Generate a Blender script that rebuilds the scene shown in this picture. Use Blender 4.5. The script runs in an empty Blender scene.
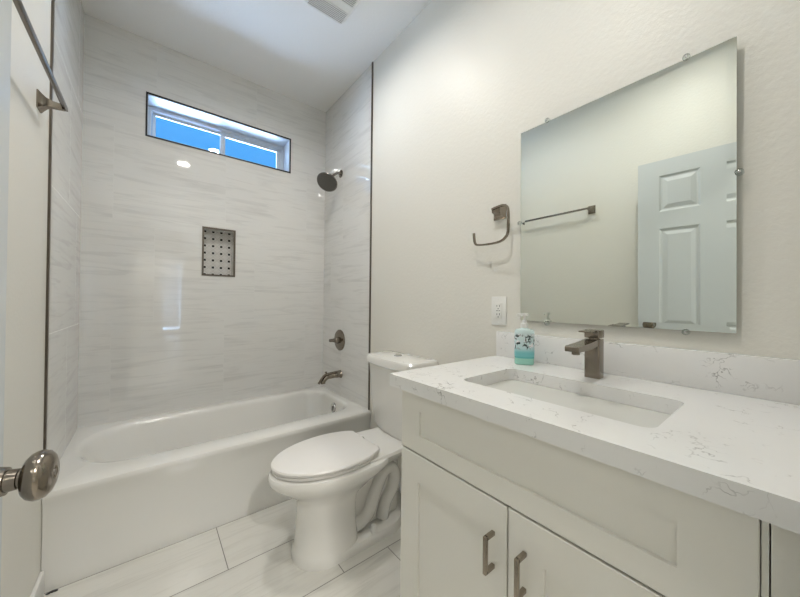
import bpy, bmesh, math, random
from mathutils import Vector, Matrix
S = bpy.context.scene
C = S.collection
random.seed(3)
PI = math.pi

# ------------------------------------------------------------------ room measures
W = 1.524          # tub length = room width (left wall x=0, right wall x=W, back wall y=0)
H = 2.823
HT = 0.394         # tub deck
YT = -0.78         # tub front
YF = -2.63         # front (door) wall
WT = 0.12

# ------------------------------------------------------------------ camera
cam_d = bpy.data.cameras.new('camera'); cam = bpy.data.objects.new('camera', cam_d); C.objects.link(cam)
yaw, pitch, roll = -0.6716, 0.0071, 0.0100
f_ = Vector((-math.sin(yaw)*math.cos(pitch), math.cos(yaw)*math.cos(pitch), math.sin(pitch)))
r_ = Vector((math.cos(yaw), math.sin(yaw), 0)); u_ = r_.cross(f_)
r2 = r_*math.cos(roll)+u_*math.sin(roll); u2 = -r_*math.sin(roll)+u_*math.cos(roll)
M = Matrix((r2, u2, -f_)).transposed().to_4x4(); M.translation = (0.3212, -2.5998, 1.1545)
cam.matrix_world = M
cam_d.sensor_fit = 'HORIZONTAL'; cam_d.sensor_width = 36.0; cam_d.lens = 36.0*314.47/800.0
cam_d.clip_start = 0.02
S.camera = cam

# ------------------------------------------------------------------ world, exposure
S.view_settings.view_transform = 'Standard'; S.view_settings.look = 'None'
S.view_settings.gamma = 1.0; S.view_settings.use_curve_mapping = False
S.view_settings.exposure = 0.54
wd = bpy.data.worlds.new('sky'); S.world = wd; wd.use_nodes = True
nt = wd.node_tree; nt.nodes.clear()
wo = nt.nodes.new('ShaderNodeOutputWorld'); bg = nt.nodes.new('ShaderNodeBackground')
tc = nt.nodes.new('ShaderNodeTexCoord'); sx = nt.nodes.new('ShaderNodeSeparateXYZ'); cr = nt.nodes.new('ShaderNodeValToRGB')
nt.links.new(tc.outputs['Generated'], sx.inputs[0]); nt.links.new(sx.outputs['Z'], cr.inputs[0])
cr.color_ramp.elements[0].position = 0.02; cr.color_ramp.elements[0].color = (0.56, 0.76, 1.08, 1)  # horizon and below, out of view, boosted to light the ceiling and reveals
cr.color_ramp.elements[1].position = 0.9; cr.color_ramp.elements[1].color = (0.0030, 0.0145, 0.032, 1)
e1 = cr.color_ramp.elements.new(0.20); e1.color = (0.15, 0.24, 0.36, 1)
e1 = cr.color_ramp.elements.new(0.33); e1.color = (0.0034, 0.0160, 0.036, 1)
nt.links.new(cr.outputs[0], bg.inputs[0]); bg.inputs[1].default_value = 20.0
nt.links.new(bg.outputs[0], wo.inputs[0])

CAN_W = 5.9      # watts of each recessed bathroom light
HALL_W = 30.0

# ------------------------------------------------------------------ materials
def mat(name, col, rough=0.5, metal=0.0, spec=0.5, coat=0.0):
    m = bpy.data.materials.new(name); m.use_nodes = True
    b = m.node_tree.nodes['Principled BSDF']
    b.inputs['Base Color'].default_value = (*col, 1); b.inputs['Roughness'].default_value = rough
    b.inputs['Metallic'].default_value = metal; b.inputs['Specular IOR Level'].default_value = spec
    b.inputs['Coat Weight'].default_value = coat; b.inputs['Coat Roughness'].default_value = 0.05
    return m
def N(m, t): return m.node_tree.nodes.new(t)
def L(m, a, b): m.node_tree.links.new(a, b)
def bsdf(m): return m.node_tree.nodes['Principled BSDF']
def noise(m, vec, scale, detail=3, rough=0.5, dist=0.0):
    n = N(m, 'ShaderNodeTexNoise'); n.inputs['Scale'].default_value = scale
    n.inputs['Detail'].default_value = detail; n.inputs['Roughness'].default_value = rough
    n.inputs['Distortion'].default_value = dist
    L(m, vec, n.inputs['Vector']); return n
def ramp(m, fac, stops):
    r = N(m, 'ShaderNodeValToRGB'); L(m, fac, r.inputs[0])
    e = r.color_ramp.elements
    while len(e) < len(stops): e.new(0.5)
    for i, (p, c) in enumerate(stops):
        e[i].position = p; e[i].color = (*c, 1) if len(c) == 3 else c
    return r
def mix(m, fac, a, b, mode='MIX'):
    x = N(m, 'ShaderNodeMix'); x.data_type = 'RGBA'; x.blend_type = mode
    for s, v in ((0, fac), (6, a), (7, b)):
        if hasattr(v, 'is_linked') or isinstance(v, bpy.types.NodeSocket): L(m, v, x.inputs[s])
        elif s == 0: x.inputs[0].default_value = v
        else: x.inputs[s].default_value = (*v, 1)
    return x.outputs[2]
def objco(m): return N(m, 'ShaderNodeTexCoord').outputs['Object']
def mapping(m, vec, scale=(1, 1, 1), loc=(0, 0, 0)):
    n = N(m, 'ShaderNodeMapping'); L(m, vec, n.inputs[0]); n.inputs['Scale'].default_value = scale; n.inputs['Location'].default_value = loc
    return n.outputs[0]
def bump(m, h, strength, dist=0.01):
    b = N(m, 'ShaderNodeBump'); b.inputs['Strength'].default_value = strength; b.inputs['Distance'].default_value = dist
    L(m, h, b.inputs['Height']); L(m, b.outputs[0], bsdf(m).inputs['Normal'])

def paint(name, col, rough=0.45, bs=0.25, spec=0.4):
    m = mat(name, col, rough, spec=spec); o = objco(m)
    n = noise(m, o, 70, 3, 0.55); bump(m, n.outputs[0], bs, 0.004)
    n2 = noise(m, o, 1.3, 2)
    L(m, mix(m, n2.outputs[0], tuple(c*0.985 for c in col), tuple(min(1, c*1.01) for c in col)), bsdf(m).inputs['Base Color'])
    return m

def tile_mat(name, axis, lw, lh, loc, base, dark, mortar, rough=0.035, streak=(0.8, 6.5, 6.5), amt=1.0, msize=0.0016, off=0.333, mc=0.5):
    """large format porcelain with long grey streaks; axis picks the wall plane"""
    m = mat(name, base, rough, spec=0.8)
    o = objco(m); s = N(m, 'ShaderNodeSeparateXYZ'); L(m, o, s.inputs[0])
    c = N(m, 'ShaderNodeCombineXYZ')
    a, b = {'x': (1, 2), 'y': (0, 2), 'z': (0, 1)}[axis]
    L(m, s.outputs[a], c.inputs[0]); L(m, s.outputs[b], c.inputs[1])
    v = mapping(m, c.outputs[0], loc=loc)
    br = N(m, 'ShaderNodeTexBrick'); L(m, v, br.inputs['Vector'])
    br.offset = off; br.offset_frequency = 2; br.squash = 1
    br.inputs['Scale'].default_value = 1; br.inputs['Mortar Size'].default_value = msize
    br.inputs['Brick Width'].default_value = lw; br.inputs['Row Height'].default_value = lh
    br.inputs['Mortar Smooth'].default_value = 0.3; br.inputs['Bias'].default_value = 0
    br.inputs['Color1'].default_value = (0, 0, 0, 1); br.inputs['Color2'].default_value = (1, 1, 1, 1)
    # shift the streaks per tile
    sh = N(m, 'ShaderNodeVectorMath'); sh.operation = 'MULTIPLY_ADD'
    L(m, br.outputs['Color'], sh.inputs[0]); sh.inputs[1].default_value = (3.1, 7.7, 0); L(m, v, sh.inputs[2])
    sv = mapping(m, sh.outputs[0], scale=streak)
    n1 = noise(m, sv, 3.0, 5, 0.55, 0.8)
    sv2 = mapping(m, sh.outputs[0], scale=(streak[0]*1.3, streak[1]*2.6, 1))
    n2 = noise(m, sv2, 2.0, 5, 0.6, 1.2)
    r1 = ramp(m, n1.outputs[0], [(0.30, (1, 1, 1)), (0.50, (0, 0, 0)), (0.72, (0.15, 0.15, 0.15))])
    r2_ = ramp(m, n2.outputs[0], [(0.36, (1, 1, 1)), (0.44, (0, 0, 0))])
    k1 = N(m, 'ShaderNodeMath'); k1.operation = 'MULTIPLY'; L(m, r1.outputs[0], k1.inputs[0]); k1.inputs[1].default_value = 0.5*amt
    k2 = N(m, 'ShaderNodeMath'); k2.operation = 'MULTIPLY'; L(m, r2_.outputs[0], k2.inputs[0]); k2.inputs[1].default_value = 0.35*amt
    c1 = mix(m, k1.outputs[0], base, dark); c2 = mix(m, k2.outputs[0], c1, tuple(d*0.95 for d in dark))
    c3 = mix(m, mc, c2, mortar)
    fin = mix(m, br.outputs['Fac'], c2, c3)
    L(m, fin, bsdf(m).inputs['Base Color'])
    inv = N(m, 'ShaderNodeMath'); inv.operation = 'SUBTRACT'; inv.inputs[0].default_value = 1; L(m, br.outputs['Fac'], inv.inputs[1])
    bump(m, inv.outputs[0], 0.08, 0.0006)
    rr = N(m, 'ShaderNodeMath'); rr.operation = 'MULTIPLY_ADD'; L(m, br.outputs['Fac'], rr.inputs[0]); rr.inputs[1].default_value = 0.4; rr.inputs[2].default_value = rough
    L(m, rr.outputs[0], bsdf(m).inputs['Roughness'])
    return m

WALLC = (0.755, 0.74, 0.68)
M_wall = paint('cream orange peel paint', WALLC, 0.44, 0.30)
M_ceil = paint('ceiling white paint', (0.88, 0.88, 0.87), 0.7, 0.2)
M_trimw = paint('white trim paint', (0.80, 0.80, 0.78), 0.3, 0.03)
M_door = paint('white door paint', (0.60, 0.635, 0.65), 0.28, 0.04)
M_cab = paint('off white cabinet lacquer', (0.83, 0.815, 0.755), 0.30, 0.02)
TB, TD, TM = (0.76, 0.755, 0.73), (0.59, 0.585, 0.565), (0.61, 0.61, 0.59)
M_tile_y = tile_mat('streaked porcelain back', 'y', 0.61, 0.61, (-0.34, -HT, 0), TB, TD, TM, amt=0.95, mc=0.35)
M_tile_x = tile_mat('streaked porcelain side', 'x', 0.61, 0.61, (0.14, -HT, 0), TB, TD, TM, amt=0.95, mc=0.2, msize=0.0007)
M_floor = tile_mat('floor porcelain plank', 'z', 0.61, 0.315, (-0.597, 1.095+0.315*11, 0), (0.66, 0.65, 0.60), (0.54, 0.525, 0.48), (0.10, 0.09, 0.08), rough=0.22, streak=(1.0, 9, 9), msize=0.0022, off=0.372, mc=0.85)
M_tub = mat('tub enamel', (0.74, 0.735, 0.70), 0.10, spec=0.6, coat=0.4)
M_porc = mat('vitreous china', (0.80, 0.79, 0.755), 0.09, spec=0.6, coat=0.4)
M_seat = mat('toilet seat plastic', (0.77, 0.755, 0.73), 0.30)
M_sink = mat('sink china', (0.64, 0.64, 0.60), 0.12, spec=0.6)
M_wplastic = mat('white plastic', (0.80, 0.80, 0.77), 0.35)
M_vinyl = mat('white vinyl', (0.64, 0.69, 0.74), 0.35)
M_black = mat('black', (0.02, 0.02, 0.02), 0.5)
M_caulk = mat('caulk', (0.74, 0.73, 0.69), 0.5)

def metal(name, col, rough, aniso=(1, 1, 60)):
    m = mat(name, col, rough, 1.0); o = objco(m)
    n = noise(m, mapping(m, o, scale=aniso), 30, 3)
    r = N(m, 'ShaderNodeMapRange'); L(m, n.outputs[0], r.inputs[0]); r.inputs[3].default_value = rough*0.8; r.inputs[4].default_value = rough*1.25
    L(m, r.outputs[0], bsdf(m).inputs['Roughness']); return m
M_nick = metal('brushed nickel', (0.27, 0.235, 0.195), 0.17)
M_nickd = metal('satin dark nickel', (0.24, 0.22, 0.20), 0.22)
M_bronze = metal('bronze edge trim', (0.15, 0.13, 0.11), 0.36)
M_wtrim = mat('dark window edge', (0.03, 0.03, 0.035), 0.4, 0.5)
M_chrome = mat('chrome', (0.62, 0.62, 0.62), 0.12, 1.0)
M_gold = metal('warm nickel pull', (0.33, 0.285, 0.235), 0.25)

# mirror
M_mirror = mat('mirror silver', (0.80, 0.835, 0.79), 0.0, 1.0)
M_medge = mat('mirror glass edge', (0.30, 0.40, 0.36), 0.1, 0.3)
def glass(name, tint, refl=0.12, rough=0.02):
    m = bpy.data.materials.new(name); m.use_nodes = True; nt = m.node_tree; nt.nodes.clear()
    o = nt.nodes.new('ShaderNodeOutputMaterial'); t = nt.nodes.new('ShaderNodeBsdfTransparent'); g = nt.nodes.new('ShaderNodeBsdfGlossy'); x = nt.nodes.new('ShaderNodeMixShader')
    t.inputs[0].default_value = (*tint, 1); g.inputs['Roughness'].default_value = rough
    fr = nt.nodes.new('ShaderNodeFresnel'); fr.inputs[0].default_value = 1.45
    nt.links.new(fr.outputs[0], x.inputs[0]); nt.links.new(t.outputs[0], x.inputs[1]); nt.links.new(g.outputs[0], x.inputs[2]); nt.links.new(x.outputs[0], o.inputs[0]); return m
M_glass = glass('window glass', (0.93, 0.97, 1.0))
M_clear = glass('clear plastic', (0.90, 0.93, 0.92), rough=0.1)
def emis(name, col, s):
    m = bpy.data.materials.new(name); m.use_nodes = True; b = bsdf(m)
    b.inputs['Base Color'].default_value = (0.8, 0.8, 0.8, 1)
    b.inputs['Emission Color'].default_value = (*col, 1); b.inputs['Emission Strength'].default_value = s; return m
M_lens = emis('lit lamp lens', (1.0, 0.97, 0.90), 24.0)

# quartz: white with sparse grey squiggles
M_quartz = mat('white quartz', (0.80, 0.79, 0.77), 0.14, spec=0.5)
def quartz(m):
    o = objco(m); nz = noise(m, o, 13, 4, 0.6)
    d = N(m, 'ShaderNodeVectorMath'); d.operation = 'MULTIPLY_ADD'; L(m, nz.outputs[1], d.inputs[0]); d.inputs[1].default_value = (0.16, 0.16, 0.16); L(m, o, d.inputs[2])
    v = N(m, 'ShaderNodeTexVoronoi'); v.feature = 'DISTANCE_TO_EDGE'; v.inputs['Scale'].default_value = 15; L(m, d.outputs[0], v.inputs['Vector'])
    r = ramp(m, v.outputs['Distance'], [(0.0, (1, 1, 1)), (0.011, (0.75, 0.75, 0.75)), (0.03, (0, 0, 0))])
    mk = noise(m, o, 14, 3, 0.6); mr = ramp(m, mk.outputs[0], [(0.53, (0, 0, 0)), (0.66, (1, 1, 1))])
    k = N(m, 'ShaderNodeMath'); k.operation = 'MULTIPLY'; L(m, r.outputs[0], k.inputs[0]); L(m, mr.outputs[0], k.inputs[1])
    k2 = N(m, 'ShaderNodeMath'); k2.operation = 'MULTIPLY'; L(m, k.outputs[0], k2.inputs[0]); k2.inputs[1].default_value = 0.8
    cl = noise(m, o, 3.2, 5, 0.65); base = mix(m, cl.outputs[0], (0.76, 0.76, 0.745), (0.84, 0.835, 0.82))
    L(m, mix(m, k2.outputs[0], base, (0.26, 0.25, 0.24)), bsdf(m).inputs['Base Color'])
quartz(M_quartz)

# niche mosaic: pale weave tiles with dark dots
M_mos = mat('basketweave mosaic', (0.6, 0.58, 0.55), 0.25)
def mosaic(m):
    o = objco(m); s = N(m, 'ShaderNodeSeparateXYZ'); L(m, o, s.inputs[0])
    c = N(m, 'ShaderNodeCombineXYZ'); L(m, s.outputs[0], c.inputs[0]); L(m, s.outputs[2], c.inputs[1])
    P = 0.0525
    v = mapping(m, c.outputs[0], scale=(1/P, 1/P, 1), loc=(0.52, 0.10, 0))
    fr = N(m, 'ShaderNodeVectorMath'); fr.operation = 'FRACTION'; L(m, v, fr.inputs[0])
    sb = N(m, 'ShaderNodeVectorMath'); sb.operation = 'SUBTRACT'; L(m, fr.outputs[0], sb.inputs[0]); sb.inputs[1].default_value = (0.5, 0.5, 0)
    ab = N(m, 'ShaderNodeVectorMath'); ab.operation = 'ABSOLUTE'; L(m, sb.outputs[0], ab.inputs[0])
    s2 = N(m, 'ShaderNodeSeparateXYZ'); L(m, ab.outputs[0], s2.inputs[0])
    mx = N(m, 'ShaderNodeMath'); mx.operation = 'MAXIMUM'; L(m, s2.outputs[0], mx.inputs[0]); L(m, s2.outputs[1], mx.inputs[1])
    dot = N(m, 'ShaderNodeMath'); dot.operation = 'LESS_THAN'; L(m, mx.outputs[0], dot.inputs[0]); dot.inputs[1].default_value = 0.15
    ad = N(m, 'ShaderNodeMath'); ad.operation = 'ADD'; L(m, s2.outputs[0], ad.inputs[0]); L(m, s2.outputs[1], ad.inputs[1])
    gr = N(m, 'ShaderNodeMath'); gr.operation = 'PINGPONG'; L(m, ad.outputs[0], gr.inputs[0]); gr.inputs[1].default_value = 0.5
    gl = ramp(m, gr.outputs[0], [(0.40, (0, 0, 0)), (0.46, (1, 1, 1))])
    n = noise(m, o, 60, 3); base = mix(m, n.outputs[0], (0.50, 0.485, 0.46), (0.66, 0.645, 0.62))
    b2 = mix(m, gl.outputs[0], base, (0.50, 0.485, 0.46))
    L(m, mix(m, dot.outputs[0], b2, (0.015, 0.015, 0.015)), bsdf(m).inputs['Base Color'])
mosaic(M_mos)

# soap and label
M_liq = mat('teal soap', (0.16, 0.52, 0.50), 0.08); bsdf(M_liq).inputs['Coat Weight'].default_value = 0.6
M_liq2 = mat('pale green soap base', (0.35, 0.68, 0.58), 0.08)
M_lab = mat('floral label', (0.5, 0.7, 0.7), 0.3)
def label_m(m):
    o = objco(m); s = N(m, 'ShaderNodeSeparateXYZ'); L(m, o, s.inputs[0])
    r = ramp(m, s.outputs[2], [(0.0, (0.15, 0.50, 0.52)), (0.045, (0.18, 0.52, 0.54)), (0.062, (0.52, 0.68, 0.70)), (0.10, (0.60, 0.72, 0.74))])
    n = noise(m, mapping(m, o, scale=(1, 1, 0.8)), 62, 3, 0.6, 0.8)
    mk = ramp(m, n.outputs[0], [(0.52, (0, 0, 0)), (0.55, (1, 1, 1))])
    mz = ramp(m, s.outputs[2], [(0.055, (0, 0, 0)), (0.062, (1, 1, 1)), (0.108, (1, 1, 1)), (0.115, (0, 0, 0))])
    k = N(m, 'ShaderNodeMath'); k.operation = 'MULTIPLY'; L(m, mk.outputs[0], k.inputs[0]); L(m, mz.outputs[0], k.inputs[1])
    n3 = noise(m, mapping(m, o, loc=(3, 3, 3)), 50, 2); w = ramp(m, n3.outputs[0], [(0.56, (0, 0, 0)), (0.60, (1, 1, 1))])
    k3 = N(m, 'ShaderNodeMath'); k3.operation = 'MULTIPLY'; L(m, w.outputs[0], k3.inputs[0]); L(m, mz.outputs[0], k3.inputs[1])
    a = mix(m, k3.outputs[0], r.outputs[0], (0.85, 0.84, 0.86))
    L(m, mix(m, k.outputs[0], a, (0.01, 0.03, 0.03)), bsdf(m).inputs['Base Color'])
label_m(M_lab)

# ------------------------------------------------------------------ mesh helpers
def new(): return bmesh.new()
def box(bm, a, b, bev=0.0, seg=2):
    a = Vector(a); b = Vector(b); c = (a+b)/2; d = b-a
    g = bmesh.ops.create_cube(bm, size=1.0)
    vs = g['verts']
    for v in vs: v.co = Vector((v.co.x*abs(d.x), v.co.y*abs(d.y), v.co.z*abs(d.z)))+c
    if bev > 0:
        es = set(e for v in vs for e in v.link_edges)
        bmesh.ops.bevel(bm, geom=list(es), offset=bev, segments=seg, profile=0.5, affect='EDGES')
    return vs
def loft(bm, loops, cap0=True, cap1=True, closed=True):
    rows = [[bm.verts.new(p) for p in lp] for lp in loops]
    n = len(rows[0])
    for a, b in zip(rows, rows[1:]):
        for i in range(n if closed else n-1):
            j = (i+1) % n
            try: bm.faces.new((a[i], a[j], b[j], b[i]))
            except ValueError: pass
    if cap0: bm.faces.new(rows[0][::-1])
    if cap1: bm.faces.new(rows[-1])
    return rows
def basis(d):
    d = Vector(d).normalized(); a = Vector((0, 0, 1)) if abs(d.z) < 0.9 else Vector((0, 1, 0))
    u = d.cross(a).normalized(); return u, d.cross(u).normalized(), d
def lathe(bm, p0, d, prof, n=32, cap0=True, cap1=True):
    """prof: (distance along d, radius)"""
    u, v, d = basis(d); p0 = Vector(p0)
    loft(bm, [[p0+d*t+(u*math.cos(2*PI*i/n)+v*math.sin(2*PI*i/n))*max(r, 1e-4) for i in range(n)] for t, r in prof], cap0, cap1)
def tube(bm, pts, rad, n=12, square=False, up=None):
    pts = [Vector(p) for p in pts]; loops = []
    rr = rad if isinstance(rad, (list, tuple)) else [rad]*len(pts)
    pu = None
    for i, p in enumerate(pts):
        d = (pts[min(i+1, len(pts)-1)]-pts[max(i-1, 0)]).normalized()
        if up is not None: u = d.cross(Vector(up)).normalized()
        elif pu is None: u = basis(d)[0]
        else: u = (pu-d*pu.dot(d)).normalized()
        v = d.cross(u).normalized(); pu = u
        if square:
            loops.append([p+(u*a+v*b)*rr[i] for a, b in ((1, 1), (-1, 1), (-1, -1), (1, -1))])
        else:
            loops.append([p+(u*math.cos(2*PI*k/n)+v*math.sin(2*PI*k/n))*rr[i] for k in range(n)])
    loft(bm, loops)
def smooth_path(pts, k=6):
    pts = [Vector(p) for p in pts]; out = []
    P = [pts[0]]+pts+[pts[-1]]
    for i in range(1, len(P)-2):
        for j in range(k):
            t = j/k; a, b, c, d = P[i-1], P[i], P[i+1], P[i+2]
            out.append(0.5*((2*b)+(c-a)*t+(2*a-5*b+4*c-d)*t*t+(3*b-a-3*c+d)*t**3))
    out.append(pts[-1]); return out
def rrect(x0, x1, y0, y1, r, n=6):
    """rounded rectangle outline, CCW; r = one radius or (x0y0, x1y0, x1y1, x0y1)"""
    if not isinstance(r, (tuple, list)): r = (r,)*4
    o = []
    for (cx, cy, a0), q in zip(((x0, y0, PI), (x1, y0, 1.5*PI), (x1, y1, 0), (x0, y1, 0.5*PI)), r):
        sx_ = 1 if cx == x0 else -1; sy_ = 1 if cy == y0 else -1
        for i in range(n+1):
            a = a0+0.5*PI*i/n
            o.append((cx+sx_*q+q*math.cos(a), cy+sy_*q+q*math.sin(a)))
    return o
def link(name, bm, m, parent=None, smooth=True, loc=None, kind=None):
    bmesh.ops.recalc_face_normals(bm, faces=bm.faces[:])
    me = bpy.data.meshes.new(name); bm.to_mesh(me); bm.free()
    me.materials.append(m)
    o = bpy.data.objects.new(name, me); C.objects.link(o)
    if smooth:
        for p in me.polygons: p.use_smooth = True
        try: me.set_sharp_from_angle(angle=math.radians(35))
        except Exception: pass
    if parent: o.parent = parent
    if loc: o.location = loc
    if kind: o['kind'] = kind
    return o
def thing(name, label, cat, loc=(0, 0, 0), rz=0, group=None):
    o = bpy.data.objects.new(name, None); C.objects.link(o); o.empty_display_size = 0.05
    o.location = loc; o.rotation_euler = (0, 0, rz); o['label'] = label; o['category'] = cat
    if group: o['group'] = group
    return o
def tag(o, label, cat, group=None):
    o['label'] = label; o['category'] = cat
    if group: o['group'] = group
    return o
def sbox(name, a, b, m, parent=None, kind='structure', bev=0):
    bm = new(); box(bm, a, b, bev); return link(name, bm, m, parent, smooth=bev > 0, kind=kind if parent is None else None)

# ------------------------------------------------------------------ room shell
WX0, WX1, WZ0, WZ1 = 0.294, 1.209, 2.207, 2.474    # window opening
NX0, NX1, NZ0, NZ1 = 0.615, 0.803, 1.330, 1.653    # shower niche
YB = -10.4                                          # far end of the hall behind the camera
sbox('floor', (-1.6, YB-0.1, -0.1), (2.8, 0.25, 0.0), M_floor)
sbox('ceiling', (-1.6, YB-0.1, H), (2.8, 0.25, H+0.1), M_ceil)
# back wall with window and niche openings
bm = new()
xs = [-0.12, WX0, NX0, NX1, WX1, W+0.12]; zs = [0, NZ0, NZ1, WZ0, WZ1, H]
for i in range(5):
    for k in range(5):
        x0, x1, z0, z1 = xs[i], xs[i+1], zs[k], zs[k+1]
        if k == 3 and 1 <= i <= 3: continue
        y0 = 0.0
        if k == 1 and i == 2: y0 = 0.085
        box(bm, (x0, y0, z0), (x1, 0.19, z1))
wb = link('wall_back', bm, M_tile_y, smooth=False, kind='structure')
bm = new(); box(bm, (NX0, 0.078, NZ0), (NX1, 0.0848, NZ1)); link('niche_mosaic', bm, M_mos, wb, False)
bm = new()
t = 0.012
for a, b in (((NX0-t, NZ0-t), (NX1+t, NZ0)), ((NX0-t, NZ1), (NX1+t, NZ1+t)), ((NX0-t, NZ0), (NX0, NZ1)), ((NX1, NZ0), (NX1+t, NZ1))):
    box(bm, (a[0], -0.004, a[1]), (b[0], 0.004, b[1]))
link('niche_edging', bm, M_bronze, wb, False)
# window lining, edging
lin = new(); q = 0.004
box(lin, (WX0, 0.003, WZ0), (WX0+q, 0.19, WZ1)); box(lin, (WX1-q, 0.003, WZ0), (WX1, 0.19, WZ1))
box(lin, (WX0, 0.003, WZ1-q), (WX1, 0.19, WZ1)); box(lin, (WX0, 0.003, WZ0), (WX1, 0.19, WZ0+q))
win = thing('window_1', '', '', (0, 0, 0)); del win['label']; del win['category']; win['kind'] = 'structure'
link('window_sill', lin, M_vinyl, win, False)
e = new(); t = 0.009
box(e, (WX0-t, -0.004, WZ0-t), (WX1+t, 0.004, WZ0)); box(e, (WX0-t, -0.004, WZ1), (WX1+t, 0.004, WZ1+t))
box(e, (WX0-t, -0.004, WZ0), (WX0, 0.004, WZ1)); box(e, (WX1, -0.004, WZ0), (WX1+t, 0.004, WZ1))
link('window_edging', e, M_wtrim, win, False)
def ring_frame(bm, x0, x1, z0, z1, y0, y1, w, bev=0.002, wt=None):
    wt = wt or w
    box(bm, (x0, y0, z0), (x1, y1, z0+w), bev); box(bm, (x0, y0, z1-wt), (x1, y1, z1), bev)
    box(bm, (x0, y0, z0+w), (x0+w, y1, z1-wt), bev); box(bm, (x1-w, y0, z0+w), (x1, y1, z1-wt), bev)
fm = new(); ring_frame(fm, WX0+q, WX1-q, WZ0+q, WZ1-q, 0.150, 0.200, 0.018, wt=0.022); link('window_frame', fm, M_vinyl, win)
s1 = new(); ring_frame(s1, 0.318, 0.756, WZ0+0.02, WZ1-0.024, 0.182, 0.196, 0.020); so = link('sash', s1, M_vinyl, win)
s2 = new(); ring_frame(s2, 0.730, 1.188, WZ0+0.02, WZ1-0.024, 0.160, 0.180, 0.034); so2 = link('sash', s2, M_vinyl, win)
p1 = new(); box(p1, (0.336, 0.188, WZ0+0.038), (0.738, 0.190, WZ1-0.042)); link('pane', p1, M_glass, so, False)
p2 = new(); box(p2, (0.762, 0.168, WZ0+0.052), (1.156, 0.170, WZ1-0.056)); link('pane', p2, M_glass, so2, False)
lt = new(); box(lt, (0.738, 0.150, 2.29), (0.752, 0.160, 2.35), 0.003); link('latch', lt, M_vinyl, so2)

# side walls: drywall plus tiled part
wl = sbox('wall_left', (-0.12, YB, 0), (0.0, -0.752, H), M_wall)
bm = new(); box(bm, (-0.12, -0.752, 0), (0.0, 0.0, H)); link('wall_tile', bm, M_tile_x, wl, False)
wr = sbox('wall_right', (W, YF-WT, 0), (W+0.12, -0.750, H), M_wall)
bm = new(); box(bm, (W, -0.750, 0), (W+0.12, 0.0, H)); link('wall_tile', bm, M_tile_x, wr, False)
sbox('trim_1', (W-0.006, -0.762, HT+0.001), (W, -0.748, H), M_bronze)
sbox('trim_2', (0.0, -0.762, HT+0.001), (0.007, -0.746, H), M_bronze)
# front wall with doorway (camera stands in it)
DX0, DX1, DH = 0.05, 0.80, 2.06
bm = new()
box(bm, (-0.0, YF-WT, 0), (DX0, YF, H)); box(bm, (DX1, YF-WT, 0), (W, YF, H)); box(bm, (DX0, YF-WT, DH), (DX1, YF, H))
link('wall_front', bm, M_wall, smooth=False, kind='structure')
sbox('trim_3', (DX1, YF, 0), (DX1+0.06, YF+0.014, DH), M_trimw)
# small wall end beside the vanity, below the counter
sbox('wall_stub', (0.948, YF, 0), (W, -2.5805, 0.882), M_wall)
sbox('trim_4', (0.951, -2.5788, 0), (1.0, -2.5722, 0.882), M_cab)
# hall behind the camera
KX0, KX1, KZ0, KZ1 = 0.62, 1.14, 0.10, 2.36
sbox('wall_hall_end', (-1.6, YB-0.1, 0), (KX0, YB, H), M_wall)
sbox('wall_hall_end_east', (KX1, YB-0.1, 0), (2.8, YB, H), M_wall)
sbox('wall_hall_head', (KX0, YB-0.1, KZ1), (KX1, YB, H), M_wall)
sbox('wall_hall_foot', (KX0, YB-0.1, 0), (KX1, YB, KZ0), M_wall)
sbox('wall_hall_west', (-1.7, YB, 0), (-1.6, YF-WT, H), M_wall)
sbox('wall_hall_east', (2.7, YB, 0), (2.8, YF-WT, H), M_wall)
sbox('wall_hall_north', (W+0.12, YF-WT-0.1, 0), (2.8, YF-WT, H), M_wall)
sbox('wall_hall_north_west', (-1.6, YF-WT-0.1, 0), (-0.12, YF-WT, H), M_wall)
w2 = thing('window_2', '', ''); del w2['label']; del w2['category']; w2['kind'] = 'structure'
bm = new(); ring_frame(bm, KX0, KX1, KZ0, KZ1, YB-0.07, YB-0.02, 0.03); link('window_frame', bm, M_vinyl, w2)
bm = new(); box(bm, (KX0+0.02, YB-0.05, KZ0+0.02), (KX1-0.02, YB-0.044, KZ1-0.02)); link('pane', bm, M_glass, w2, False)
bl = thing('vertical_blind', 'white vertical blind drawn over the hall window', 'blind', ((KX0+KX1)/2, YB+0.03, KZ1))
bm = new(); box(bm, (-0.26, -0.02, -0.02), (0.26, 0.02, 0.02)); link('head_rail', bm, M_wplastic, bl)
for i in range(6):
    bm = new(); x = -0.222+i*0.080; box(bm, (x-0.0385, -0.002, -2.2), (x+0.0385, 0.002, -0.02)); link('slat', bm, M_wplastic, bl, False)
# baseboards
sbox('baseboard_left', (0.0, -1.85, 0), (0.013, YT-0.002, 0.092), M_trimw, bev=0.003)
sbox('baseboard_right', (W-0.013, -1.826, 0), (W, YT-0.002, 0.092), M_trimw, bev=0.003)

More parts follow.
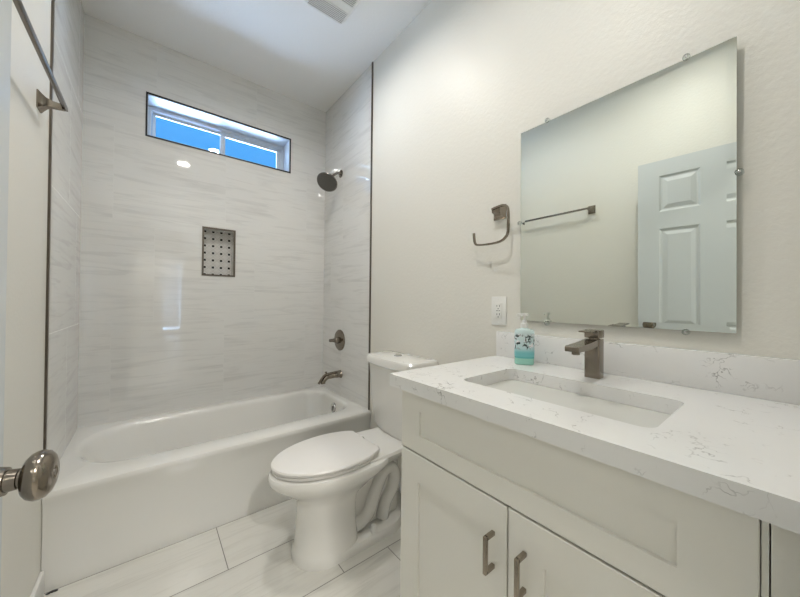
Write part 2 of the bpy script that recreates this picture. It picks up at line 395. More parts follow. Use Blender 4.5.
# ------------------------------------------------------------------ door with six panels
def panel_face(bm, x0, x1, z0, z1, panels, y=0.0, steps=((0.010, -0.007), (0.018, -0.008), (0.042, -0.001)), flat=False):
    """front face in the plane y, rails between panels flat; panels = (px0,px1,pz0,pz1); -y is outward"""
    X = sorted(set([x0, x1]+[p for q_ in panels for p in q_[:2]])); Z = sorted(set([z0, z1]+[p for q_ in panels for p in q_[2:]]))
    for a, b in zip(X, X[1:]):
        for c, d in zip(Z, Z[1:]):
            mx, mz = (a+b)/2, (c+d)/2
            if any(q_[0] < mx < q_[1] and q_[2] < mz < q_[3] for q_ in panels): continue
            bm.faces.new([bm.verts.new((p, y, r)) for p, r in ((a, c), (b, c), (b, d), (a, d))])
    for a, b, c, d in panels:
        lp = [[(a, y, c), (b, y, c), (b, y, d), (a, y, d)]]
        for ins, dep in steps:
            lp.append([(a+ins, y-dep, c+ins), (b-ins, y-dep, c+ins), (b-ins, y-dep, d-ins), (a+ins, y-dep, d-ins)])
        loft(bm, lp, cap0=False, cap1=True)
phi = math.radians(6)
E0 = Vector((0.1645, -1.916, 0))
door = thing('door_1', '', '', E0, 0); del door['label']; del door['category']; door['kind'] = 'structure'
# local x along the door towards the hinge, local -y = room side
dd = Vector((-math.sin(phi), -math.cos(phi), 0)); nn = Vector((math.cos(phi), -math.sin(phi), 0))
door.matrix_world = Matrix(((dd.x, -nn.x, 0, E0.x), (dd.y, -nn.y, 0, E0.y), (0, 0, 1, 0), (0, 0, 0, 1)))
DWd, DHt = 0.711, 2.04
pan = []
for a, b in ((0.108, 0.300), (0.411, 0.603)):
    for c, d in ((0.25, 0.86), (0.985, 1.606), (1.715, 1.942)): pan.append((a, b, c, d))
bm = new(); box(bm, (0, 0.0085, 0.012), (DWd, 0.035, DHt))
panel_face(bm, 0, DWd, 0.012, DHt, pan, 0.0)
for a, b in (((0, 0.012), (0, DHt)), ((DWd, 0.012), (DWd, DHt)), ((0, 0.012), (DWd, 0.012)), ((0, DHt), (DWd, DHt))):
    bm.faces.new([bm.verts.new(p) for p in ((a[0], 0, a[1]), (b[0], 0, b[1]), (b[0], 0.009, b[1]), (a[0], 0.009, a[1]))])
link('door_panel', bm, M_door, door, False)
bm = new(); kz = 0.921
lathe(bm, (0.06, 0, kz), (0, -1, 0), [(0.0, 0.033), (0.004, 0.033), (0.008, 0.030), (0.010, 0.0205), (0.016, 0.0185), (0.024, 0.0165), (0.0245, 0.0135), (0.034, 0.0125), (0.0345, 0.0105), (0.0385, 0.0105),
      (0.0385, 0.0170), (0.041, 0.0235), (0.045, 0.0280), (0.050, 0.0303), (0.055, 0.0304), (0.060, 0.0285), (0.064, 0.0240), (0.0665, 0.0175), (0.067, 0.0085), (0.0655, 0.0075), (0.0655, 0.0)], 40)
kn = link('door_handle', bm, M_nick, door)
bm = new(); lathe(bm, (0.06, -0.0655, kz), (0, -1, 0), [(0, 0.0045), (0.0015, 0.004), (0.002, 0.0)], 16)
link('lock_button', bm, M_nickd, kn)
bm = new()
for z in (0.25, 1.05, 1.82): lathe(bm, (DWd+0.004, -0.002, z), (0, 0, 1), [(0, 0.006), (0.09, 0.006)], 12)
link('hinge', bm, M_nick, door)

# ------------------------------------------------------------------ bathtub
tub = thing('bathtub', 'white alcove bathtub with a plain apron front', 'bathtub', (W/2, YT/2, 0))
def T(bm, name, m, parent, off, **k):   # mesh given in world coords, child of an Empty at off
    for v in bm.verts: v.co -= Vector(off)
    return link(name, bm, m, parent, **k)
bm = new(); g = 0.0006
outer = lambda z, i=0.0, r=0.004: [(x, y, z) for x, y in rrect(g+i, W-g-i, YT+i, -g-i, r, 8)]
def basin(i0, i1, j0, j1, z, rl, rr_): return [(x, y, z) for x, y in rrect(0.035+i0, 1.478-i1, -0.652+j0, -0.040-j1, (rl, rr_, rr_, rl), 8)]
lps = [[(x, y, 0.0) for x, y in rrect(g, W-g, YT+0.004, -g, 0.004, 8)],
       [(x, y, 0.045) for x, y in rrect(g, W-g, YT+0.005, -g, 0.004, 8)],
       [(x, y, 0.065) for x, y in rrect(g, W-g, YT+0.010, -g, 0.004, 8)],
       [(x, y, 0.300) for x, y in rrect(g, W-g, YT+0.010, -g, 0.004, 8)],
       [(x, y, 0.345) for x, y in rrect(g, W-g, YT+0.006, -g, 0.004, 8)],
       outer(0.365, 0), outer(0.380, 0), [(x, y, 0.389) for x, y in rrect(g, W-g, YT+0.004, -g, 0.004, 8)],
       [(x, y, HT) for x, y in rrect(g, W-g, YT+0.014, -g, 0.004, 8)],
       basin(0, 0, 0, 0, HT-0.001, 0.26, 0.14), basin(0.012, 0.010, 0.014, 0.010, HT-0.005, 0.26, 0.14),
       basin(0.024, 0.020, 0.026, 0.018, HT-0.016, 0.26, 0.14), basin(0.036, 0.026, 0.034, 0.024, HT-0.035, 0.25, 0.13),
       basin(0.10, 0.045, 0.050, 0.040, 0.26, 0.22, 0.12), basin(0.19, 0.075, 0.075, 0.060, 0.13, 0.17, 0.10),
       basin(0.25, 0.105, 0.105, 0.090, 0.085, 0.14, 0.09), basin(0.33, 0.17, 0.17, 0.16, 0.072, 0.10, 0.06)]
loft(bm, lps, cap0=True, cap1=True)
tb = T(bm, 'tub_shell', M_tub, tub, (W/2, YT/2, 0))
bm = new(); lathe(bm, (1.448, -0.375, 0.322), (-1, 0, 0.10), [(0, 0.036), (0.006, 0.036), (0.012, 0.032), (0.014, 0.0)], 28)
ov = T(bm, 'overflow_plate', M_chrome, tub, (W/2, YT/2, 0))
bm = new(); box(bm, (1.426, -0.380, 0.302), (1.436, -0.370, 0.338), 0.003); T(bm, 'overflow_lever', M_chrome, ov, (0, 0, 0)); 
for c in ov.children: c.location = (-W/2, -YT/2, 0)
bm = new(); lathe(bm, (1.15, -0.36, 0.073), (0, 0, 1), [(0, 0.035), (0.004, 0.034), (0.006, 0.0)], 24); T(bm, 'drain', M_chrome, tub, (W/2, YT/2, 0))

# ------------------------------------------------------------------ shower fittings (right tiled wall)
sh = thing('wall_shower', 'brushed nickel shower head on a bent arm above the tub', 'shower', (W, -0.30, 2.18))
bm = new(); lathe(bm, (0, 0, 0), (-1, 0, 0), [(0.0, 0.030), (0.004, 0.030), (0.010, 0.020), (0.012, 0.011)], 28); link('flange', bm, M_nickd, sh)
bm = new(); tube(bm, smooth_path([(-0.005, 0, 0), (-0.03, 0, -0.002), (-0.06, 0, -0.022), (-0.105, 0, -0.062)], 5), 0.0095, 14); link('shower_arm', bm, M_nickd, sh)
bm = new(); dr = Vector((-0.52, -0.38, -0.76)).normalized()
lathe(bm, (-0.098, 0, -0.056), dr, [(0, 0.012), (0.014, 0.014), (0.020, 0.018), (0.030, 0.020), (0.040, 0.028), (0.052, 0.064), (0.058, 0.078), (0.066, 0.083), (0.070, 0.081)], 36)
hd = link('spray_head', bm, M_nickd, sh)
bm = new(); c0 = Vector((-0.098, 0, -0.056))+dr*0.0702
lathe(bm, c0, dr, [(0, 0.077), (0.0015, 0.076), (0.002, 0)], 36)
u, v, _ = basis(dr)
for rr_, n_ in ((0.02, 6), (0.04, 12), (0.058, 18)):
    for i in range(n_):
        a = 2*PI*i/n_; lathe(bm, c0+(u*math.cos(a)+v*math.sin(a))*rr_, dr, [(0, 0.0025), (0.004, 0.002)], 6)
link('spray_face', bm, mat('dark spray face', (0.13, 0.125, 0.115), 0.35, 0.4), hd)
vl = thing('shower_valve', 'round brushed nickel tub and shower valve plate with a lever', 'valve', (W, -0.315, 0.833))
bm = new(); lathe(bm, (0, 0, 0), (-1, 0, 0), [(0, 0.084), (0.005, 0.084), (0.011, 0.078), (0.014, 0.060), (0.016, 0.030)], 40); link('valve_plate', bm, M_nick, vl)
bm = new(); lathe(bm, (-0.014, 0, 0), (-1, 0, 0), [(0, 0.027), (0.018, 0.025), (0.030, 0.022), (0.034, 0.018)], 28)
lathe(bm, (-0.030, 0, 0.0), (-1, 0.05, 0.03), [(0, 0.017), (0.012, 0.019), (0.034, 0.014), (0.055, 0.0125), (0.062, 0.011), (0.064, 0.004)], 20)
link('lever', bm, M_nick, vl)
sp = thing('tub_spout', 'brushed nickel tub spout with diverter knob below the valve', 'spout', (W, -0.335, 0.562))
bm = new()
tube(bm, smooth_path([(0, 0, 0), (-0.03, 0, 0.0), (-0.085, 0, -0.004), (-0.125, 0, -0.012), (-0.150, 0, -0.040), (-0.152, 0, -0.052)], 5),
     [0.030, 0.029, 0.027]+[0.024]*4+[0.020]*5+[0.0175]*5+[0.016]*5+[0.018]*4, 24)
link('spout_body', bm, M_nick, sp)
bm = new(); tube(bm, smooth_path([(-0.003, 0, 0.026), (-0.08, 0, 0.020), (-0.130, 0, 0.014), (-0.160, 0, -0.010), (-0.188, 0, -0.050)], 5), 0.0085, 10); link('spout_rib', bm, M_nick, sp)
bm = new(); lathe(bm, (-0.128, 0, 0.012), (0, 0, 1), [(0, 0.006), (0.014, 0.005), (0.016, 0.009), (0.024, 0.009), (0.026, 0.004)], 16); link('diverter_knob', bm, M_nick, sp)

# ------------------------------------------------------------------ toilet
TY = -1.222
to = thing('toilet', 'white two-piece toilet with closed lid and exposed curved trapway', 'toilet', (1.10, TY, 0))
OFF = Vector((1.10, TY, 0))
def egg(xf, xb, w, z, n=48, sq=0.0, back=1.0, k=0.62):
    """elongated outline: front tip at xf, back at xb, half width w; widest at fraction k from the front"""
    o = []; xm = xf+(xb-xf)*k
    for i in range(n):
        a = 2*PI*i/n; c, s = math.cos(a), math.sin(a)
        if c < 0: x = xm+(xm-xf)*c; y = w*math.copysign(abs(s)**1.0, s)
        else:
            e_ = 2/(2+sq); x = xm+(xb-xm)*math.copysign(abs(c)**e_, c); y = w*math.copysign(abs(s)**e_, s)
        o.append((x, TY+y, z))
    return o
bm = new()
# pedestal column flaring into the bowl
loft(bm, [egg(0.828, 1.104, 0.135, 0.0, sq=2, k=0.5), egg(0.828, 1.104, 0.135, 0.026, sq=2, k=0.5), egg(0.834, 1.102, 0.127, 0.044, sq=4, k=0.5), egg(0.840, 1.098, 0.118, 0.065, sq=6, k=0.5), egg(0.844, 1.092, 0.113, 0.14, sq=7, k=0.5),
          egg(0.848, 1.092, 0.110, 0.22, sq=6, k=0.5), egg(0.846, 1.10, 0.112, 0.250, sq=5, k=0.52), egg(0.838, 1.12, 0.120, 0.270, sq=3, k=0.55), egg(0.812, 1.16, 0.138, 0.296, sq=2, k=0.58), egg(0.780, 1.19, 0.157, 0.318, sq=1),
          egg(0.748, 1.23, 0.177, 0.342, sq=1), egg(0.729, 1.26, 0.189, 0.360, sq=1), egg(0.722, 1.28, 0.194, 0.375, sq=1), egg(0.722, 1.28, 0.194, 0.392, sq=1), egg(0.727, 1.278, 0.189, 0.401, sq=1), egg(0.745, 1.26, 0.173, 0.405, sq=1)])
def plate(z, i): return [(x, y, z) for x, y in rrect(0.90+i, 1.400-i, TY-0.136+i, TY+0.136-i, (0.10, 0.125-i, 0.125-i, 0.10), 10)]
loft(bm, [plate(0, 0), plate(0.026, 0), plate(0.040, 0.006), plate(0.046, 0.020)])
# rear web and trapway
loft(bm, [[(x, y, z) for x, y in rrect(1.06, 1.385, TY-0.052, TY+0.052, 0.03, 5)] for z in (0.03, 0.37)])
for s_ in (-1, 1):
    y_ = TY+s_*0.060
    tp = smooth_path([(1.10, y_, 0.075), (1.15, y_, 0.085), (1.185, y_, 0.115), (1.205, y_, 0.165), (1.235, y_, 0.225), (1.27, y_, 0.280), (1.315, y_, 0.285), (1.342, y_, 0.235), (1.325, y_, 0.175), (1.285, y_, 0.125), (1.265, y_, 0.05)], 6)
    tube(bm, tp, [0.033]*len(tp), 18)
# bowl underside towards the tank and the tank deck
def dk(z, x0, x1, w0, w1):
    return [(x, y, z) for x, y in [(x0, TY-w0), (x0+(x1-x0)*.5, TY-(w0+w1)/2), (x1-0.03, TY-w1), (x1, TY-w1+0.03), (x1, TY+w1-0.03), (x1-0.03, TY+w1), (x0+(x1-x0)*.5, TY+(w0+w1)/2), (x0, TY+w0)]]
loft(bm, [dk(0.335, 1.18, 1.49, 0.09, 0.085), dk(0.365, 1.13, 1.51, 0.155, 0.115), dk(0.400, 1.12, 1.515, 0.172, 0.135), dk(0.412, 1.12, 1.515, 0.165, 0.130)])
for v_ in bm.verts: v_.co -= OFF
bowl = link('bowl', bm, M_porc, to)
for s_ in (-1, 1):
    bm = new(); lathe(bm, (1.175, TY+s_*0.118, 0.045), (0, 0, 1), [(-0.005, 0.0145), (0.026, 0.0140), (0.033, 0.011), (0.036, 0.004)], 20)
    for v_ in bm.verts: v_.co -= OFF
    link('bolt_cap', bm, M_wplastic, to)
TY += 0.012
# tank
def tk(z, x0, w, bow=0.022, r=0.03, x1=1.512):
    base = rrect(x0, x1, TY-w, TY+w, (r, 0.008, 0.008, r), 6); o = []
    # refine front (x0) side with a bow
    for x, y in base:
        k = 1-((y-TY)/w)**2
        o.append((x-(bow*k if x < x0+r*0.9 else 0), y, z))
    fr = [(x0-bow*(1-((y-TY)/w)**2), y, z) for y in [TY+w*q_ for q_ in (0.75, 0.5, 0.25, 0, -0.25, -0.5, -0.75)]]
    return o+fr
bm = new()
loft(bm, [tk(0.412, 1.385, 0.172, 0.018), tk(0.45, 1.372, 0.182, 0.02), tk(0.60, 1.355, 0.192), tk(0.788, 1.345, 0.200)])
for v_ in bm.verts: v_.co -= OFF
tank = link('tank', bm, M_porc, to)
bm = new()
loft(bm, [tk(0.790, 1.338, 0.206, 0.026, 0.04, 1.516), tk(0.800, 1.330, 0.217, 0.028, 0.05, 1.518), tk(0.827, 1.330, 0.218, 0.028, 0.05, 1.518), tk(0.838, 1.336, 0.212, 0.028, 0.05, 1.515), tk(0.843, 1.350, 0.194, 0.026, 0.05, 1.505)])
for v_ in bm.verts: v_.co -= OFF
link('tank_lid', bm, M_porc, to)
bm = new(); lathe(bm, (1.425, TY+0.01, 0.842), (0, 0, 1), [(0, 0.024), (0.004, 0.024), (0.006, 0.021), (0.0062, 0)], 28)
for v_ in bm.verts: v_.co -= OFF
link('flush_button', bm, M_chrome, to)
TY -= 0.012
# seat and lid
def lidl(z, i):
    o = egg(0.733+i, 1.275, 0.182-i, z, 64, sq=0.0, k=0.53)
    return [(min(x, 1.200-i), y, z) for x, y, z in o]
bm = new(); loft(bm, [lidl(0.407, 0.012), lidl(0.410, 0.006), lidl(0.420, 0.005), lidl(0.423, 0.009)])
for v_ in bm.verts: v_.co -= OFF
seat = link('seat', bm, M_seat, to)
bm = new(); loft(bm, [lidl(0.4245, 0.010), lidl(0.427, 0.002), lidl(0.436, 0.0), lidl(0.442, 0.004), lidl(0.445, 0.016)])
for v_ in bm.verts: v_.co -= OFF
link('seat_lid', bm, M_seat, to)
for s_ in (-1, 1):
    bm = new(); box(bm, (1.200, TY+s_*0.070-0.015, 0.408), (1.228, TY+s_*0.070+0.015, 0.428), 0.006, 3)
    for v_ in bm.verts: v_.co -= OFF
    link('seat_hinge', bm, M_seat, to)

# ------------------------------------------------------------------ vanity
XC = 0.946; VY0, VY1 = -2.572, -1.827
va = thing('vanity_cabinet', 'off-white shaker vanity cabinet with two doors under the quartz counter', 'cabinet', (XC, (VY0+VY1)/2, 0))
VO = Vector((XC, (VY0+VY1)/2, 0))
def V(bm, name, m, parent=va, first=True, smooth=True):
    for v_ in bm.verts: v_.co -= VO
    o = link(name, bm, m, parent, smooth); return o
bm = new()
box(bm, (XC+0.021, VY1-0.018, 0.0), (W-0.002, VY1, 0.882)); box(bm, (XC+0.021, VY0, 0.0), (W-0.002, VY0+0.018, 0.882))
box(bm, (XC+0.021, VY0+0.018, 0.09), (XC+0.040, VY1-0.018, 0.882)); box(bm, (XC+0.021, VY0+0.018, 0.09), (W-0.002, VY1-0.018, 0.108))
box(bm, (XC+0.08, VY0+0.018, 0.0), (XC+0.095, VY1-0.018, 0.09)); box(bm, (W-0.012, VY0+0.018, 0.108), (W-0.002, VY1-0.018, 0.70))
V(bm, 'body', M_cab, smooth=False)
def shaker(y0, y1, z0, z1, st, name, rail=None):
    rail = rail or st
    """front panel in plane x=XC, facing -x"""
    bm = new(); w = y1-y0
    box(bm, (0, 0.0075, z0), (w, 0.019, z1))
    panel_face(bm, 0.0015, w-0.0015, z0+0.0015, z1-0.0015, [(st, w-st, z0+rail, z1-rail)], 0.0, steps=((0.0012, -0.0065), (0.004, -0.0065)))
    loft(bm, [[(0.0015, 0, z0+0.0015), (w-0.0015, 0, z0+0.0015), (w-0.0015, 0, z1-0.0015), (0.0015, 0, z1-0.0015)],
              [(0, 0.0015, z0), (w, 0.0015, z0), (w, 0.0015, z1), (0, 0.0015, z1)], [(0, 0.008, z0), (w, 0.008, z0), (w, 0.008, z1), (0, 0.008, z1)]], False, False)
    for v_ in bm.verts:    # local x -> -y (from y1 down), local y -> +x
        x, y, z = v_.co; v_.co = Vector((XC+y, y1-x, z))
    return V(bm, name, M_cab, smooth=False)
shaker(VY0+0.001, VY1-0.001, 0.704, 0.880, 0.082, 'drawer_front', 0.052)
d1 = shaker(-2.2015, VY1-0.001, 0.10, 0.699, 0.080, 'door'); d2 = shaker(VY0+0.001, -2.2055, 0.10, 0.699, 0.080, 'door')
def pull(y, z0, z1, par):
    bm = new(); x0 = XC; x1 = XC-0.030; t = 0.0045
    box(bm, (x1-t, y-t, z0-t), (x1+t, y+t, z1+t), 0.0012)
    for z in (z0, z1): box(bm, (x1, y-t, z-t), (x0, y+t, z+t), 0.001)
    for v_ in bm.verts: v_.co -= VO
    return link('handle', bm, M_gold, par)
pull(-2.168, 0.549, 0.624, d1); pull(-2.245, 0.549, 0.624, d2)

# countertop with a rectangular cut-out and backsplash
CX0, CY1, CZ0, CZ1 = 0.926, -1.788, 0.883, 0.921
SX0, SX1, SY0, SY1 = 1.050, 1.322, -2.438, -1.976
ct = thing('countertop', 'white quartz countertop with fine grey veins over the vanity', 'countertop', (CX0, CY1, CZ0))
CO = Vector((CX0, CY1, CZ0))
bm = new()
def ring2(bm, out, inn, z0, z1, flip=False):
    n = len(out); o0 = [bm.verts.new((x, y, z0)) for x, y in out]; o1 = [bm.verts.new((x, y, z1)) for x, y in out]
    i0 = [bm.verts.new((x, y, z0)) for x, y in inn]; i1 = [bm.verts.new((x, y, z1)) for x, y in inn]
    for k in range(n):
        j = (k+1) % n
        bm.faces.new((o1[k], o1[j], i1[j], i1[k])); bm.faces.new((o0[j], o0[k], i0[k], i0[j]))
        bm.faces.new((o0[k], o0[j], o1[j], o1[k])); bm.faces.new((i0[j], i0[k], i1[k], i1[j]))
outl = rrect(CX0, W-0.001, YF+0.001, CY1, 0.002, 7); inn = rrect(SX0, SX1, SY0, SY1, 0.028, 7)
ring2(bm, outl, inn, CZ0, CZ1)
for v_ in bm.verts: v_.co -= CO
link('slab', bm, M_quartz, ct)
bm = new(); box(bm, (W-0.020, YF+0.001, CZ1), (W-0.001, CY1, 1.025), 0.0015)
tag(link('backsplash', bm, M_quartz), 'low quartz backsplash strip standing along the wall behind the faucet', 'backsplash')
# undermount sink
sk = thing('sink', 'rectangular white undermount sink set in the countertop', 'sink', ((SX0+SX1)/2, (SY0+SY1)/2, 0.74))
SO = Vector(((SX0+SX1)/2, (SY0+SY1)/2, 0.74))
bm = new()
def sr(z, i, r): return [(x, y, z) for x, y in rrect(SX0+i, SX1-i, SY0+i, SY1-i, r, 7)]
loft(bm, [sr(0.8825, -0.022, 0.04), sr(0.8825, -0.004, 0.030), sr(0.878, 0.000, 0.03), sr(0.86, 0.004, 0.03), sr(0.79, 0.012, 0.034), sr(0.765, 0.026, 0.04), sr(0.755, 0.055, 0.04), sr(0.750, 0.10, 0.02),
          sr(0.742, 0.10, 0.02), sr(0.745, 0.05, 0.04), sr(0.755, 0.02, 0.04), sr(0.80, 0.002, 0.03), sr(0.865, -0.008, 0.03), sr(0.873, -0.022, 0.04)])
for v_ in bm.verts: v_.co -= SO
link('basin', bm, M_sink, sk)
bm = new(); lathe(bm, (1.184, -2.208, 0.7505), (0, 0, 1), [(0, 0.022), (0.002, 0.022), (0.003, 0.015), (0.0032, 0)], 24)
for v_ in bm.verts: v_.co -= SO
link('drain', bm, M_nick, sk)

# faucet
fa = thing('faucet', 'square brushed nickel single-lever faucet behind the sink', 'faucet', (1.415, -2.206, CZ1))
bm = new()
loft(bm, [[(x, y, z) for x, y in rrect(-0.021, 0.021, -0.0215, 0.0215, 0.006, 4)] for z in (0.0, 0.120)])
link('faucet_body', bm, M_nick, fa)
bm = new()
prof = [(0.0, 0.1205, 0.102), (-0.03, 0.119, 0.100), (-0.075, 0.114, 0.094), (-0.156, 0.109, 0.093), (-0.159, 0.106, 0.094)]
loft(bm, [[(x, -0.019, zb), (x, 0.019, zb), (x, 0.019, zt), (x, -0.019, zt)] for x, zt, zb in prof])
lathe(bm, (-0.132, 0, 0.092), (0, 0, -1), [(0, 0.011), (0.008, 0.011), (0.009, 0.009)], 18)
link('spout', bm, M_nick, fa)
bm = new(); box(bm, (-0.021, -0.0215, 0.1235), (0.021, 0.0215, 0.149), 0.003)
box(bm, (-0.078, -0.0155, 0.144), (-0.015, 0.0155, 0.148), 0.001); lathe(bm, (0, 0, 0.113), (0, 0, 1), [(0, 0.015), (0.012, 0.015)], 18)
link('lever', bm, M_nick, fa)

# soap dispenser
ang = math.atan2(-0.055, 0.045)
so_ = thing('soap_dispenser', 'clear pump bottle of teal hand soap with a floral print', 'soap bottle', (1.425, -1.965, CZ1+0.0005), ang)
def ov_(z, a, b, n=36, e_=0.8): return [(a*math.copysign(abs(math.cos(2*PI*i/n))**e_, math.cos(2*PI*i/n)), b*math.copysign(abs(math.sin(2*PI*i/n))**e_, math.sin(2*PI*i/n)), z) for i in range(n)]
bm = new(); loft(bm, [ov_(0.0, 0.031, 0.019), ov_(0.003, 0.034, 0.022), ov_(0.024, 0.0345, 0.0225)]); link('bottle_base', bm, M_liq2, so_)
bm = new(); loft(bm, [ov_(0.024, 0.0345, 0.0225), ov_(0.060, 0.0345, 0.0225)]); link('liquid_soap', bm, M_liq, so_)
bm = new(); loft(bm, [ov_(0.060, 0.0345, 0.0225), ov_(0.124, 0.0343, 0.0223), ov_(0.130, 0.031, 0.020), ov_(0.133, 0.018, 0.014), ov_(0.136, 0.0125, 0.0125, e_=1)]); link('bottle', bm, mat('frosted clear bottle', (0.62, 0.76, 0.77), 0.15), so_)
bm = new(); loft(bm, [ov_(z, 0.0352, 0.0232) for z in (0.030, 0.05, 0.07, 0.09, 0.119)], False, False); link('label', bm, M_lab, so_)
bm = new(); lathe(bm, (0, 0, 0.136), (0, 0, 1), [(0, 0.0135), (0.016, 0.0135), (0.018, 0.011), (0.0185, 0.0085), (0.028, 0.0075), (0.0285, 0.004), (0.044, 0.004), (0.0445, 0.0085), (0.053, 0.0085), (0.054, 0.007)], 24)
loft(bm, [[(x, y*0.006, z+0.004*w) for y, w in ((-1, -1), (1, -1), (1, 1), (-1, 1))] for x, z in ((0.012, 0.1855), (-0.022, 0.1855), (-0.028, 0.1825))])
link('pump', bm, M_wplastic, so_)

# ------------------------------------------------------------------ mirror and clips
MY0, MY1, MZ0, MZ1 = -2.505, -1.897, 1.079, 1.847
mi = thing('wall_mirror', 'large frameless rectangular mirror clipped to the wall above the faucet', 'mirror', (W-0.006, MY1, MZ0))
# local: x = along the mirror towards the camera (-y), y = out of the wall (-x), z = up ; leaning 1 degree on its clips
ml, mh = MY1-MY0, MZ1-MZ0
th, tv = math.radians(0.7), math.radians(-0.5)
n_ = Vector((-math.cos(th), math.sin(th), tv)).normalized()
ax = Vector((-math.sin(th), -math.cos(th), 0)).normalized(); az = n_.cross(ax); az = az if az.z > 0 else -az
mi.matrix_world = Matrix(((ax.x, n_.x, az.x, W-0.007), (ax.y, n_.y, az.y, MY1), (ax.z, n_.z, az.z, MZ0), (0, 0, 0, 1)))
bm = new()
def mr(i, y): return [(i, y, i), (ml-i, y, i), (ml-i, y, mh-i), (i, y, mh-i)]
loft(bm, [mr(0, 0.0), mr(0, 0.0035)], True, False); link('glass_edge', bm, M_medge, mi, False)
bm = new(); loft(bm, [mr(0, 0.0036), mr(0.018, 0.0041)], False, True); link('mirror_glass', bm, M_mirror, mi, False)
for x, z, dx, dz in ((0.110, mh, 0, 1), (0.510, mh, 0, 1), (0.0, 0.40, -1, 0), (ml, 0.415, 1, 0), (0.110, 0, 0, -1), (0.510, 0, 0, -1)):
    bm = new(); cx, cz = x+dx*0.005, z+dz*0.005
    lathe(bm, (cx, -0.004, cz), (0, 1, 0), [(0, 0.0085), (0.011, 0.0085), (0.013, 0.0065)], 18)
    co = link('mirror_clip', bm, M_clear, mi); bm = new(); lathe(bm, (cx, 0.009, cz), (0, 1, 0), [(0, 0.0035), (0.0015, 0.0035), (0.0025, 0.001)], 12); link('screw', bm, M_chrome, co)

# ------------------------------------------------------------------ outlet
ol = thing('wall_outlet', 'white double outlet plate on the cream wall above the counter', 'outlet', (W, -1.789, 1.115))
bm = new(); box(bm, (-0.006, -0.037, -0.062), (0, 0.037, 0.062), 0.002); link('cover_plate', bm, M_wplastic, ol)
bm = new(); box(bm, (-0.0085, -0.017, -0.034), (-0.004, 0.017, 0.034), 0.001); rc = link('receptacle', bm, M_wplastic, ol)
bm = new()
for z in (-0.018, 0.018):
    for y, h_ in ((-0.0065, 0.0045), (0.0065, 0.0035)): box(bm, (-0.0089, y-0.0012, z+0.003-h_), (-0.0083, y+0.0012, z+0.003+h_))
    lathe(bm, (-0.0083, 0, z-0.009), (-1, 0, 0), [(0, 0.0024), (0.0006, 0.0024)], 10)
for y in (-0.006, 0.006): box(bm, (-0.0089, y-0.004, -0.0012), (-0.0083, y+0.004, 0.0012))
link('slots', bm, M_black, rc)
for z in (-0.052, 0.052):
    bm = new(); lathe(bm, (-0.006, 0, z), (-1, 0, 0), [(0, 0.003), (0.0008, 0.0025)], 10)
    link('plate_screw', bm, M_wplastic, ol)

# ------------------------------------------------------------------ towel ring (right wall) and towel bar (left wall)
def flare(bm, out, a, b, L_, tip):
    """square plate flaring into a post along 'out' (+x or -x)"""
    pr = [(0.0, 1.0), (0.004, 1.0), (0.010, 0.80), (0.020, 0.52), (0.034, 0.36), (L_, 0.28)]
    loft(bm, [[(out*t_, y*a*k, z*b*k) for y, z in ((-1, -1), (1, -1), (1, 1), (-1, 1))] for t_, k in pr])
tr = thing('towel_ring', 'open nickel towel ring hanging beside the mirror', 'towel ring', (W, -1.790, 1.547))
bm = new(); flare(bm, -1, 0.031, 0.031, 0.050, 0); link('wall_plate', bm, M_nick, tr)
bm = new()
pts = smooth_path([(-0.050, 0.008, 0.006), (-0.050, -0.016, 0.010), (-0.050, -0.048, 0.012), (-0.050, -0.067, 0.000), (-0.050, -0.072, -0.034), (-0.050, -0.071, -0.100), (-0.050, -0.060, -0.124), (-0.050, -0.030, -0.139), (-0.050, 0.03, -0.142),
                   (-0.050, 0.082, -0.138), (-0.050, 0.096, -0.128), (-0.050, 0.101, -0.110), (-0.050, 0.104, -0.082)], 5)
tube(bm, pts, 0.0042, 4, square=True, up=(1, 0, 0)); link('ring', bm, M_nick, tr)
tbar = thing('towel_bar', 'brushed nickel towel bar on the left wall before the tub', 'towel bar', (0, -0.915, 1.855))
for y in (0.0, -0.655):
    bm = new(); flare(bm, 1, 0.026, 0.031, 0.066, 0)
    o = link('bracket', bm, M_nick, tbar, loc=(0, y, 0))
bm = new(); box(bm, (0.060, -0.668, -0.006), (0.072, 0.013, 0.008), 0.001); link('bar', bm, M_nickd, tbar)

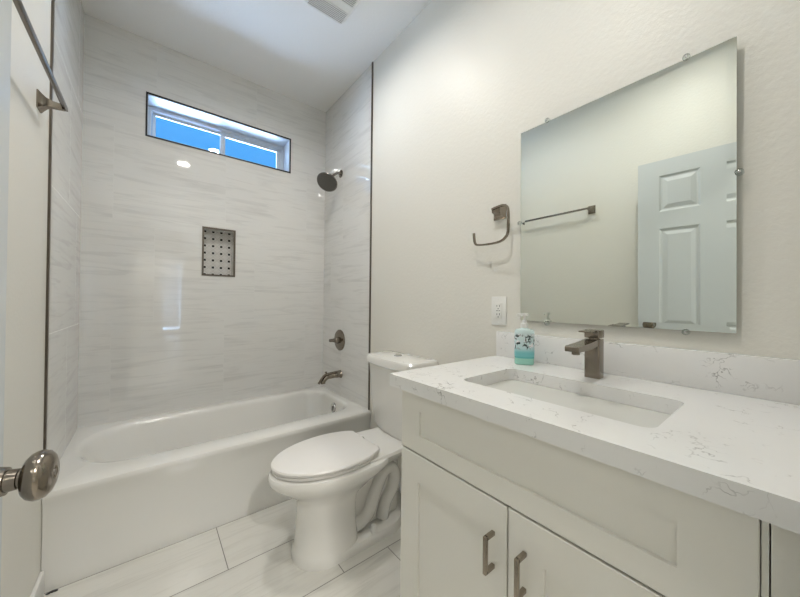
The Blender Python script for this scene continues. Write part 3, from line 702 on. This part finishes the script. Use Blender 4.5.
# ------------------------------------------------------------------ exhaust fan on the ceiling
fx0, fx1, fy1, fy0 = 0.962, 1.212, -0.893, -1.21
ef = thing('exhaust_fan', 'white square exhaust fan grille on the ceiling', 'fan', ((fx0+fx1)/2, (fy0+fy1)/2, H))
hw, hl = (fx1-fx0)/2, (fy1-fy0)/2
bm = new()
def fr(z, i, r): return [(x, y, z) for x, y in rrect(-hw+i, hw-i, -hl+i, hl-i, r+0.015, 6)]
loft(bm, [fr(0, 0, 0.02), fr(-0.008, 0, 0.02), fr(-0.020, 0.008, 0.02), fr(-0.024, 0.016, 0.02)])
cov = link('fan_cover', bm, M_wplastic, ef)
grey = mat('grille shadow gap', (0.12, 0.125, 0.125), 0.6)
for yc in (0.096, -0.036):
    bm = new(); box(bm, (-hw+0.022, yc-0.041, -0.0246), (hw-0.022, yc+0.041, -0.0236)); gb = link('grille_backing', bm, grey, ef, False)
    bm = new(); k = yc-0.041
    while k < yc+0.037:
        box(bm, (-hw+0.022, k, -0.028), (hw-0.022, k+0.0050, -0.0242)); k += 0.0108
    link('grille', bm, M_wplastic, ef, False)

# ------------------------------------------------------------------ recessed lights
def can(x, y, label, watts, group=None, z=H):
    t_ = thing('recessed_light', label, 'ceiling light', (x, y, z), 0, group)
    bm = new(); lathe(bm, (0, 0, 0), (0, 0, -1), [(0, 0.085), (0.004, 0.084), (0.006, 0.060), (0.003, 0.035)], 36); link('trim_ring', bm, M_wplastic, t_)
    bm = new(); lathe(bm, (0, 0, -0.0035), (0, 0, -1), [(0, 0.034), (0.001, 0.034)], 32); link('lens', bm, M_lens, t_)
    ld = bpy.data.lights.new('lamp', 'AREA'); ld.shape = 'DISK'; ld.size = 0.12; ld.energy = watts; ld.color = (1.0, 0.965, 0.91); ld.spread = math.radians(160)
    lo = bpy.data.objects.new('lamp', ld); C.objects.link(lo); lo.parent = t_; lo.location = (0, 0, -0.012)
can(0.625, -2.09, 'round recessed ceiling light above the sink side of the room', CAN_W)
can(0.87, -1.07, 'round recessed ceiling light between the toilet and the tub', CAN_W)
can(0.60, -4.0, 'round recessed ceiling light in the hall just outside the door', HALL_W)
can(0.52, -9.72, 'round recessed ceiling light near the hall window, the western of two', 10)
can(0.90, -9.72, 'round recessed ceiling light near the hall window, the eastern of two', 10)

# scrap on the floor at the tub corner
bm = new()
for a_ in ((0.0, 0.0, 0.008, 0.020), (0.010, 0.003, 0.010, -0.3), (0.020, 0.001, 0.007, 0.5)):
    lp = []
    for z in (0.0005, 0.004): lp.append([(a_[0]+a_[2]*math.cos(q_*PI/3+a_[3])*(1 if q_ % 2 else 0.6), a_[1]+0.5*a_[2]*math.sin(q_*PI/3+a_[3]), z) for q_ in range(6)])
    loft(bm, lp)
tag(link('debris_scrap', bm, M_black, loc=(0.026, -0.792, 0)), 'small black scrap lying on the floor at the tub corner', 'scrap')
